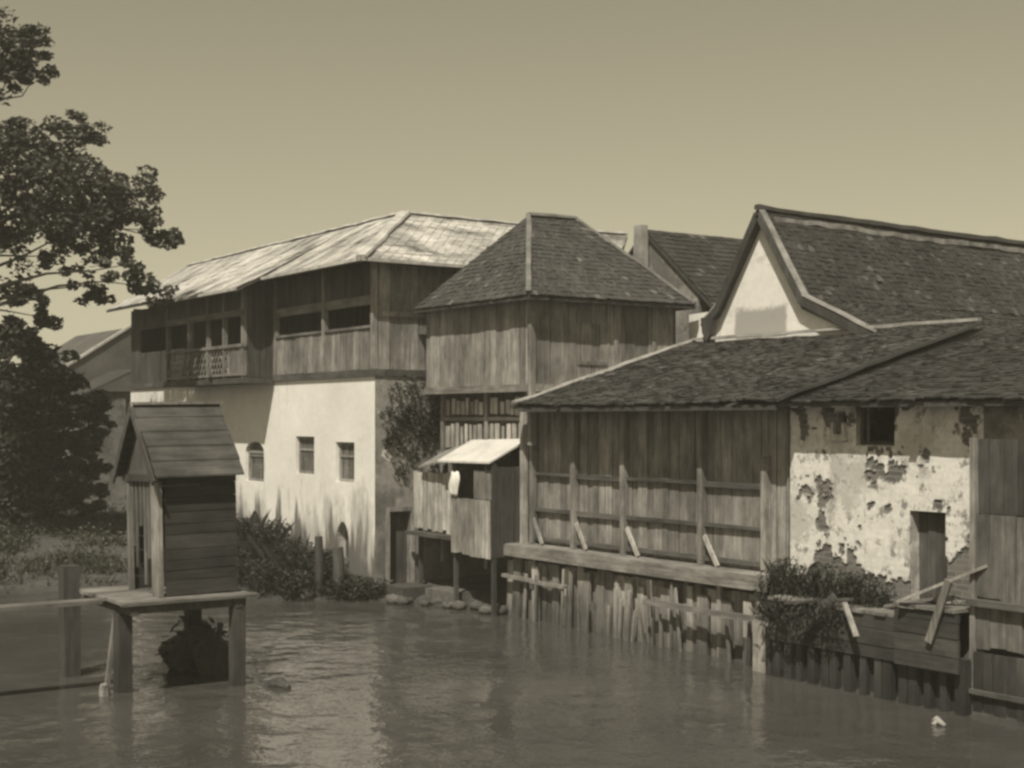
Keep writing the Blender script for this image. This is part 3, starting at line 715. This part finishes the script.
m = MB(); m.box(11.95, 12.2, 3.36, 8, 1.2, 5.5); m.box(16.4, 16.7, 3.36, 8, 1.2, 5.5); m.box(12.2, 16.4, 6.5, 6.7, 1.2, 6); m.build('inner_walls', M_grey, bs)
rf = MB(); slab(rf, [(11.8, 2.48, 5.34), (24, 2.48, 5.34), (24, 8.2, 6.86), (11.8, 8.2, 6.86)], .1); rp = rf.build('roof', W_dark, bs)
m = MB(); tile_plane(m, (11.8, 2.43, 5.335), (24, 2.43, 5.335), (24, 8.2, 6.88), (11.8, 8.2, 6.88), 30, .18, .03, .018, .035); m.build('roof_tiles', T_dark, rp)
m = MB(); m.box(16.72, 17.6, 2.85, 3.2, 1.2, 5.3); m.build('end_pier', M_grey, bs)
# plank lean-to at the far right
pl = thing('plank_screen', 'tall screen of weathered boards with dark upper panel at the right end of the quay', 'screen', (18.5, 2.2, 0))
m = MB(); boards(m, 'x', 17.1, 20.2, 2.2, .05, 3.42, 4.68, .3); m.build('upper_panel', W_dark, pl)
m = MB(); boards(m, 'x', 17.12, 20.2, 2.12, .05, 2.0, 3.4, .26, jz=.03); m.build('middle_boards', W_screen, pl)
m = MB(); boards(m, 'x', 17.1, 20.2, 2.14, .05, 1.15, 1.85, .26, jz=.03); m.build('lower_boards', W_screen, pl)
m = MB(); boards(m, 'x', 17.1, 20.2, 2.05, .05, -.6, 1.08, .24, jz=.05); m.build('stakes', W_pile, pl)
m = MB(); m.box(17.0, 20.2, 2.0, 2.18, 1.86, 1.97); m.box(17.0, 20.2, 1.98, 2.04, .38, .46); m.build('beam', W_darkx, pl)
m = MB(); m.box(17.0, 17.1, 2.1, 2.28, -.6, 4.7); m.build('post', W_mid, pl)

# ------------------------------------------------------------------ timber quay in front of the brick shed
qu = thing('timber_quay', 'low dark timber quay on short piles below the whitewashed brick outbuilding', 'quay', (15, 1.8, 0))
m = MB(); hboards(m, 'x', 12.5, 15.7, 1.84, .06, .72, 1.5, .26); hboards(m, 'x', 15.7, 17.05, 1.72, .06, .72, 1.72, .3); m.build('front_boards', W_wet, qu)
m = MB()
x = 12.5
while x < 17.0:
    w = R(.2, .34); z = 1.5 if x < 15.6 else 1.74; m.box(x, x + w - .02, (1.8 if x < 15.6 else 1.68) + R(-.04, .04), 2.9, z, z + .06); x += w
m.build('deck_boards', wood('wet_deck_boards', .15, 'y'), qu)
for x in (12.45, 12.7, 12.95, 13.25, 13.55, 13.9, 14.15, 14.5, 14.8, 15.15, 15.4, 15.75, 16.0, 16.3, 16.6, 16.95):
    m = MB(); m.beam((x, 1.95, -.9), (x + R(-.06, .06), 1.95, .95), R(.12, .2), .14, up=(0, 1, 0)); m.build('pile', W_pile, qu)
m = MB(); boards(m, 'x', 12.3, 17.1, 2.04, .03, -.8, .9, .3); m.build('rear_boards', W_pile, qu)
m = MB(); m.beam((15.9, 1.6, 1.84), (17.3, 2.2, 2.55), .2, .05); tag(m.build('leaning_plank', W_grey), 'loose grey plank leaning against the screen at the right of the quay', 'plank')
m = MB(); m.beam((14.55, 1.72, 1.66), (14.95, 1.6, 1.1), .1, .04); tag(m.build('leaning_plank', W_grey), 'short pale slat leaning on the front boards of the quay', 'plank')
m = MB(); m.box(11.9, 12.2, 2.0, 2.06, -.8, 1.0); m.box(12.22, 12.52, 2.02, 2.08, -.8, .85)
tag(m.build('patch_boards', W_grey), 'two short upright boards closing the gap between stake fence and quay', 'boards')
m = MB(); m.tube([(17.05, 1.05, .0), (17.2, 1.0, .08), (17.4, .95, .02)], [.03, .06, .03], 8); m.tube([(17.2, .9, .0), (17.24, .98, .08)], [.05, .02], 6)
tag(m.build('floating_scrap', M_patch, smooth=True), 'crumpled pale scrap floating on the water by the right end of the quay', 'debris')

for k, (p, q, w, lab) in enumerate([((13.4, 1.62, .9), (14.3, 1.75, 1.75), .16, 'broken dark board slanting across the left part of the quay front'), ((15.0, 2.4, 1.6), (16.6, 2.1, 1.95), .22, 'warped board lying on the quay in front of the low doorway'),
        ((13.1, 1.7, 1.5), (14.6, 1.85, 1.72), .14, 'thin board lying along the edge of the quay among the weeds'), ((16.5, 1.66, 1.2), (16.95, 1.62, 2.3), .14, 'short upright board nailed at the right end of the quay')]):
    m = MB(); m.beam(p, q, w, .05, up=(0, 1, 0) if k in (0, 3) else (0, 0, 1)); tag(m.build('loose_board', W_mid if k in (1, 3) else W_dark), lab, 'board')
# ------------------------------------------------------------------ landing, steps, rubble, mooring posts
m = MB(); m.box(-1.95, -.9, 1.35, 2.3, .1, .42); tag(m.build('stone_step', M_stone), 'flat stone doorstep before the dark side door of the white warehouse', 'step')
m = MB(); m.box(-.8, .7, 2.0, 2.7, .1, .4); tag(m.build('stone_step', M_stone), 'long low stone slab at the water edge under the booth', 'step')
def rock(c, r):
    m = MB(); vs = []; n = 8
    for j in range(5):
        t = math.pi * j / 4
        for k in range(n):
            a = 2 * math.pi * k / n; q = r * R(.75, 1.15)
            vs.append((c[0] + q * math.sin(t) * math.cos(a) * 1.25, c[1] + q * math.sin(t) * math.sin(a), c[2] + q * .7 * math.cos(t)))
    fs = [(j * n + k, (j + 1) * n + k, (j + 1) * n + (k + 1) % n, j * n + (k + 1) % n) for j in range(4) for k in range(n)]
    m.add(vs, fs); return m
for i in range(26):
    t = R(0, 1); x = -1.2 + 3.9 * t; y = 1.35 + 1.25 * t + R(-.3, .35); r = R(.08, .24)
    o = rock((x, y, .03 + r * .3), r).build('rubble_stone', M_stone, smooth=True)
    tag(o, 'broken stone lying at the muddy water edge below the booth and steps', 'stone', 'rubble stones at the landing')
tag(rock((-3.3, -.4, .12), .34).build('boulder', M_stone, smooth=True), 'rounded boulder at the waterline by the two mooring posts', 'boulder')
for i, (x, y, z, r, lab) in enumerate([(-3.05, -.1, 1.75, .13, 'slim mooring post left of the pair before the white wall'), (-2.75, .35, 1.45, .17, 'stout mooring post right of the pair, nearer the warehouse corner')]):
    m = MB(); m.tube([(x, y, -.8), (x + .02, y, z * .6), (x - .02, y, z)], [r, r * .95, r * .85], 9); tag(m.build('mooring_post', W_pile), lab, 'post', 'mooring posts before the white wall')

# ------------------------------------------------------------------ jetty and hut
je = thing('jetty', 'narrow timber jetty on thick piles carrying the small hut over the water', 'jetty', (6.3, -8.5, 0))
DZ = 1.72
m = MB(); x = 5.0
while x < 7.65:
    w = R(.2, .3); m.box(x, min(x + w - .015, 7.7), -9.35 + R(-.05, .05), -6.75 + R(-.05, .05), DZ - .06, DZ); x += w
m.build('deck', W_deck, je)
m = MB(); m.box(5.0, 7.65, -9.2, -9.05, DZ - .24, DZ - .064); m.box(5.0, 7.65, -7.2, -7.05, DZ - .24, DZ - .064); m.box(7.45, 7.6, -9.04, -7.21, DZ - .22, DZ - .064); m.build('joist', W_dark, je)
m = MB(); m.box(6.35, 6.75, -20, -9.42, DZ - .1, DZ - .03); m.build('walkway', W_deck, je)
for x, y, z, w in ((6.95, -9.1, DZ - .25, .27), (5.25, -7.1, DZ - .25, .27), (7.5, -7.1, DZ - .02, .24), (6.6, -14.5, DZ - .13, .25)):
    m = MB(); m.beam((x, y, -1), (x + R(-.05, .05), y, z), w, w, up=(0, 1, 0)); m.build('pile', W_pile, je)
m = MB(); m.beam((6.55, -9.3, -.2), (6.7, -9.15, 1.45), .08, .08); m.build('brace', W_mid, je)
m = MB(); m.beam((4.75, -9.4, -1), (4.7, -9.4, 2.15), .34, .32, up=(0, 1, 0)); tag(m.build('mooring_post', W_dark), 'thick dark square post standing behind the jetty walkway at left', 'post')
m = MB()
for k in range(3): m.tube([(7.12, -9.5 + k * .03, -.5), (7.1, -9.5, .1), (7.08 + k * .04, -9.52, .22)], [.09, .1, .05], 7)
tag(m.build('broken_stub', W_mid), 'pale broken stub of a pile at the foot of the front jetty pile', 'stub')
hu = thing('jetty_hut', 'small dark plank hut with steep board roof standing on the jetty', 'hut', (6.45, -7.8, DZ))
hx0, hx1, hy0, hy1, ez, rz = 5.62, 7.25, -8.5, -7.0, 3.98, 5.3
m = MB(); hboards(m, 'y', hy0 + .1, hy1, hx1 - .03, .03, DZ + .01, ez - .02, .24, .01); m.build('side_boards', W_hut, hu)
m = MB(); hboards(m, 'y', hy0 + .1, hy1, hx0, .03, DZ + .01, ez, .24, .01); hboards(m, 'x', hx0, hx1, hy1 - .01, .03, DZ + .01, ez, .24, .01); m.build('rear_boards', W_hut, hu)
m = MB(); m.box(hx1 - .36, hx1 + .02, hy0 - .04, hy0 + .04, DZ + .004, ez - .02); m.build('corner_board', W_grey, hu)
m = MB(); m.box(hx0, hx0 + .12, hy0 - .03, hy0 + .05, DZ + .004, ez - .02); m.build('corner_post', W_mid, hu)
m = MB()
for k, (x, w, zb) in enumerate(((5.8, .1, 2.6), (6.0, .09, 2.2), (6.2, .12, 3.0), (6.42, .1, 1.9), (6.6, .14, 2.4))): m.box(x, x + w, hy0 + .0, hy0 + .03, zb, ez - .03)
m.build('door_slats', W_hutmid, hu)
m = MB(); xm = (hx0 + hx1) / 2
m.prism([(hx0 - .02, hy0 - .02, ez), (hx1 + .02, hy0 - .02, ez), (xm, hy0 - .02, rz - .12)], (0, .05, 0)); m.build('gable_board', W_hutmid, hu); m = MB(); m.prism([(hx0, hy1, ez), (hx1, hy1, ez), (xm, hy1, rz - .12)], (0, .05, 0)); m.build('gable_board', W_hutmid, hu)
m = MB(); m.box(hx0 - .1, hx1 + .1, hy0 - .06, hy0 + .06, ez - .13, ez - .005); m.build('tie_beam', W_dark, hu)
ey0, ey1 = hy0 - .17, hy1 + .08
rf = MB()
for s in (-1, 1):
    ex = xm + s * 1.04; e_z = ez - .06; N = 5
    for k in range(N):
        t0, t1 = k / N, min((k + 1.15) / N, 1)
        p = lambda t, y, u: (ex + (xm - ex) * t, y, e_z + (rz - e_z) * t + u)
        j = R(-.03, .03); u0 = .05 + R(-.01, .012)
        q = [p(t0, ey0 + j, u0), p(t0, ey1 + j, u0), p(t1, ey1 + j, .015), p(t1, ey0 + j, .015)]
        rf.hexa([(a, b, c - .035) for a, b, c in q] + q)
rp = rf.build('roof', W_darky, hu)
m = MB(); m.box(xm - .09, xm + .09, ey0 - .03, ey1 + .03, rz + .0, rz + .05); m.build('ridge_board', W_mid, rp)
for s in (-1, 1):
    m = MB(); m.beam((xm, ey0 - .04, rz - .06), (xm + s * 1.06, ey0 - .04, ez - .14), .04, .14); m.build('bargeboard', W_dark, hu)
m = MB()
m.tube([(5.0, -7.2, -.4), (5.2, -7.3, .25), (5.5, -7.0, .55), (5.9, -6.9, .3), (6.2, -7.0, -.3)], [.35, .5, .42, .4, .2], 10)
m.beam((5.9, -6.95, .1), (6.25, -6.9, 1.0), .09, .07); leaves(m, (5.5, -7.1, .35), .75, 120, .12)
tag(m.build('drift_heap', W_dark), 'dark heap of driftwood and weed caught around the rear jetty pile', 'driftwood')
m = MB(); m.tube([(7.7, -6.7, -.05), (8.1, -6.5, .06), (8.4, -6.45, .02)], [.08, .14, .05], 8); tag(m.build('driftwood', W_dark), 'dark log end drifting just right of the jetty', 'driftwood')

hu.rotation_euler = (math.radians(.8), math.radians(-1.1), math.radians(1.0))
# ------------------------------------------------------------------ plants
def bush(name, label, cat, c, rx, ry, h, n, mat, group=None, lf=.12, nl=300):
    t = thing(name, label, cat, c, group)
    m = MB(); blades(m, c, rx, ry, h, n, .035, .75)
    for _ in range(nl // 30):
        q = (c[0] + R(-rx, rx) * .85, c[1] + R(-ry, ry) * .8, c[2] + h * R(.12, .62)); leaves(m, q, min(rx, .34), 30, lf, .9)
    m.build('foliage', mat, t)
    m = MB()
    for _ in range(6): x = c[0] + R(-rx, rx) * .7; m.tube([(x, c[1], c[2] - .2), (x + R(-.1, .1), c[1] + R(-.1, .1), c[2] + h * .7)], [.03, .012], 5)
    m.build('stem', M_bark, t)
    return t
spec = [(-11.6, .2, 1.5, 1.75, 'dense dark weed clump farthest left under the gallery shadow'), (-9.6, -.1, 1.3, 1.8, 'dark reed clump below the arched window of the white wall'),
        (-7.6, .1, 1.4, 2.1, 'tallest dark reed clump between the arched and first square window'), (-5.8, .3, 1.2, 2.0, 'dark weed clump under the left square window'),
        (-4.5, .5, .9, 1.5, 'low dark weed clump behind the mooring posts'), (-9.0, -1.4, 1.7, 1.5, 'low spreading weeds at the water edge beside the jetty hut'),
        (-6.4, -1.5, 1.4, 1.45, 'dark weeds hanging over the water midway along the white wall'), (-4.6, -1.2, 1.1, 1.2, 'low weeds over the water left of the mooring posts'),
        (-7.6, -2.5, 1.3, 1.0, 'lowest fringe of weeds touching the water right of the jetty hut'), (-3.7, -.5, .75, .95, 'dark weeds crowding behind the boulder at the mooring posts'), (-2.35, .95, .45, .6, 'narrow weed tuft at the very corner of the white wall'), (-2.9, .6, .6, .5, 'low weed tuft just right of the stout mooring post')]
for x, y, rx, h, lab in spec:
    bush('weed_clump', lab, 'weeds', (x, y, max(.02, gh(x, y) - .1)), rx, .55, h * .75, 170, L_weed, 'weed clumps along the foot of the white wall', .06, 2700)
def scrub(label, c, rx, h, n):
    t = thing('weed_clump', label, 'weeds', c, 'weed clumps along the quay'); m = MB()
    for _ in range(n):
        u = R(-1, 1); q = (c[0] + rx * u, c[1] + R(-.35, .3), c[2] + h * (R(0, 1) ** 1.3) * (1 - .5 * u * u)); leaves(m, q, R(.08, .18), 16, .04, .9, .7)
    blades(m, c, rx, .35, h * 1.15, 70, .025, .8); m.build('foliage', L_weed, t)
    m = MB(); x = c[0]
    for k in range(4): m.tube([(x + R(-.3, .3) * rx, c[1], c[2] - .1), (x + R(-.8, .8) * rx, c[1] + R(-.3, .2), c[2] + h * .9)], [.018, .008], 5)
    m.build('stem', M_bark, t)
for x, y, z, rx, h, n, lab in [(12.35, 2.5, 1.45, .5, .8, 75, 'leafy weeds at the left foot of the flaking brick wall'), (13.3, 2.5, 1.5, .6, .7, 85, 'dark bushy weeds below the small vent of the brick wall'),
        (14.3, 2.45, 1.5, .6, .62, 110, 'thin weeds beside the low doorway of the brick wall'), (12.9, 1.75, 1.15, .55, .5, 42, 'dark tangle hanging over the left end of the quay boards'), (14.0, 1.72, 1.3, .6, .35, 34, 'low tangle trailing over the middle of the quay boards'), (16.2, 2.5, 1.55, .45, .35, 50, 'sparse weeds between the doorway and the plank screen')]:
    scrub(lab, (x, y, z), rx, h, n)
iv = thing('climbing_plant', 'dark creeper clinging to the shaded side wall of the white warehouse', 'creeper', (-1.9, 2.3, 3.4))
m = MB()
for _ in range(60):
    y = R(1.45, 3.5); z = R(4.5, 6.15) - .2 * abs(y - 2.4); leaves(m, (WX1 + .1, y, z), R(.15, .3), 26, .06, 1, .6, (.5, 1, 1))
for _ in range(14): leaves(m, (WX1 + .08, R(1.6, 3.2), R(3.4, 4.5)), .16, 18, .055, 1, .6, (.5, 1, 1))
m.build('foliage', L_weed, iv)
m = MB()
for k in range(5): y = R(1.7, 3.0); m.tube([(WX1 + .03, y, 4.0), (WX1 + .04, y + R(-.3, .3), 4.8), (WX1 + .05, y + R(-.5, .5), 5.8)], [.02, .018, .01], 5)
m.build('stem', M_bark, iv)
# grass and scrub on the bank at left
m = MB(); n = 0
while n < 8500:
    x = R(-26, -8.0); y = R(-17, 0.5); d = sdist(x, y); q = mn.noise((x * .55, y * .55, 7)); 
    if d < .1 or random.random() > .55 + 1.2 * q: continue
    n += 1
    blades(m, (x, y, gh(x, y) - .03), .12, .12, max(.1, R(.12, .4) + .45 * q), 3, .04, 1.3)
    if random.random() < .1: leaves(m, (x, y, gh(x, y) + R(.1, .4) + .3 * q), .25, 14, .06)
struct(m.build('bank_grass', L_grass, base=(-14, -6, 0)), 'stuff')['label'] = 'pale rough grass covering the bank at left'

def tree(name, label, base, lobes, trunk_r, mat, nleaf, size, group=None, seed=1):
    random.seed(seed)
    t = thing(name, label, 'tree', base, group); b = Vector(base)
    m = MB(); top = b + Vector((0, 0, max(l[0].z for l in lobes) - b.z)) * .7
    m.tube([b - Vector((0, 0, .5)), b.lerp(top, .35) + Vector((.1, .1, 0)), b.lerp(top, .7), top], [trunk_r * 1.25, trunk_r, trunk_r * .7, trunk_r * .35], 10)
    for c, r in lobes:
        zb = min(max(c.z - r * 1.5, b.z + 1.5), top.z); s = Vector((b.x, b.y, zb)).lerp(c, .08); mid = s.lerp(c, .5) + Vector((0, 0, .3))
        w1 = Vector((R(-.5, .5), R(-.5, .5), R(-.2, .5))); m.tube([s, s.lerp(mid, .5) + w1 * .4, mid + w1, mid.lerp(c, .5) + Vector((R(-.3, .3), R(-.3, .3), R(-.3, .3))), c], [trunk_r * .22, trunk_r * .17, trunk_r * .11, trunk_r * .06, .015], 6)
    m.build('trunk', M_bark, t, smooth=True)
    m = MB()
    for c, r in lobes:
        k = max(9, int(26 * r * r))
        for _ in range(k):
            d = Vector((R(-1, 1), R(-1, 1), R(-1, 1)))
            while d.length > 1 or d.length < .3: d = Vector((R(-1, 1), R(-1, 1), R(-1, 1)))
            leaves(m, c + d * r, max(.22, r * R(.2, .38)), int(nleaf * R(.7, 1.3)), size, .65, .6)
    m.build('crown', mat, t)
    return t
D0 = 44
lob = []
for px, py, r, dz in [(22, 42, 26, 0), (38, 72, 20, 1), (8, 80, 20, 0), (-40, 50, 60, 0), (-60, 170, 70, -2), (25, 160, 40, 0), (72, 140, 34, 1), (60, 195, 46, -1), (105, 190, 40, 0), (140, 198, 30, 1), (148, 230, 20, 0.5), (168, 240, 12, 0.5), (90, 235, 36, 0), (125, 265, 22, -1), (150, 287, 22, 0), (95, 285, 22, 1), (60, 255, 22, 0), (30, 225, 34, 0), (-20, 260, 50, 1), (33, 300, 18, -1), (45, 318, 14, 0)]:
    lob.append((at(px, py, D0 + dz), r * D0 / 1400))
bb = at(-60, 500, D0); bb.z = 1.0
tree('broad_tree', 'tall dark broadleaf tree whose crown overhangs the upper left sky', bb, lob, .38, L_tree, 50, .11, None, 3)
def lobes_of(lst, D): return [(at(px, py, D + dz), r * D / 1400) for px, py, r, dz in lst]
b2 = at(45, 520, 50); b2.z = 1.1
tree('bushy_tree', 'low dense dark tree on the bank below the overhanging crown', b2, lobes_of([(20, 370, 42, 0), (52, 380, 30, 1), (25, 440, 48, 0), (62, 440, 32, 0), (10, 480, 42, -1), (50, 485, 34, -1), (75, 395, 18, 1), (92, 430, 20, 2), (98, 402, 12, 2), (95, 475, 18, 1), (85, 500, 22, 0), (-30, 420, 60, 0), (15, 338, 22, 0), (82, 455, 16, 1)], 50), .25, L_dark, 40, .17, None, 5)

# ------------------------------------------------------------------ far buildings
fh = thing('far_house', 'low dark-roofed house far behind the trees at left', 'house', (-43, 4, 1))
c = at(75, 330, 75)
m = MB(); m.box(-49, -40.6, 3, 12, .5, 6.7); m.build('wall', W_dark, fh)
m = MB(); m.prism([(-49.5, 2.3, 6.5), (-49.5, 12.7, 6.5), (-49.5, 7.5, 9.9)][::-1], (9.4, 0, 0)); m.build('roof', T_far, fh)
m = MB(); m.beam((-40.1, 2.2, 6.55), (-40.1, 7.5, 10.0), .25, .12); m.build('verge', M_lime, fh)
sh2 = thing('white_outhouse', 'small pale outhouse with low roof between the far house and the warehouse', 'outhouse', (-33, 4, 1))
m = MB(); m.box(-35, -32, 2.2, 4.4, .5, 6.0); m.build('wall', m_pale('soiled_plaster', .2, .25), sh2)
m = MB(); m.prism([(-35.3, 1.9, 6.0), (-31.7, 1.9, 6.0), (-31.7, 4.8, 7.4), (-35.3, 4.8, 7.4)], (0, 0, -.12)); m.build('roof', T_far, sh2)
bh = thing('rear_house', 'tiled house with pale verge whose roof shows between turret and gabled house', 'house', (-4.5, 20, .5))
m = MB(); m.prism([(-4.55, 13, 11.3), (-7.2, 13, 9.1), (-7.2, 13, .5), (-1.9, 13, .5), (-1.9, 13, 9.1)], (0, 12, 0)); m.build('wall', M_grey, bh)
m = MB(); slab(m, [(-4.55, 12.9, 11.45), (-.6, 12.9, 8.2), (-.6, 25, 8.2), (-4.55, 25, 11.45)], .1); slab(m, [(-4.55, 25, 11.45), (-7.8, 25, 8.75), (-7.8, 12.9, 8.75), (-4.55, 12.9, 11.45)], .1); rp = m.build('roof', W_dark, bh)
m = MB(); tile_plane(m, (-.6, 12.9, 8.22), (-.6, 25, 8.22), (-4.55, 25, 11.47), (-4.55, 12.9, 11.47), 18, .25, .035, .014); m.build('roof_tiles', T_dark, rp)
m = MB(); m.prism([(-4.75, 12.6, 9.6), (-4.25, 12.6, 9.6), (-4.3, 12.6, 11.6), (-4.7, 12.6, 11.6)], (0, .28, 0)); m.build('gable_pier', m_pale('grey_pier', .34, .5), rp)
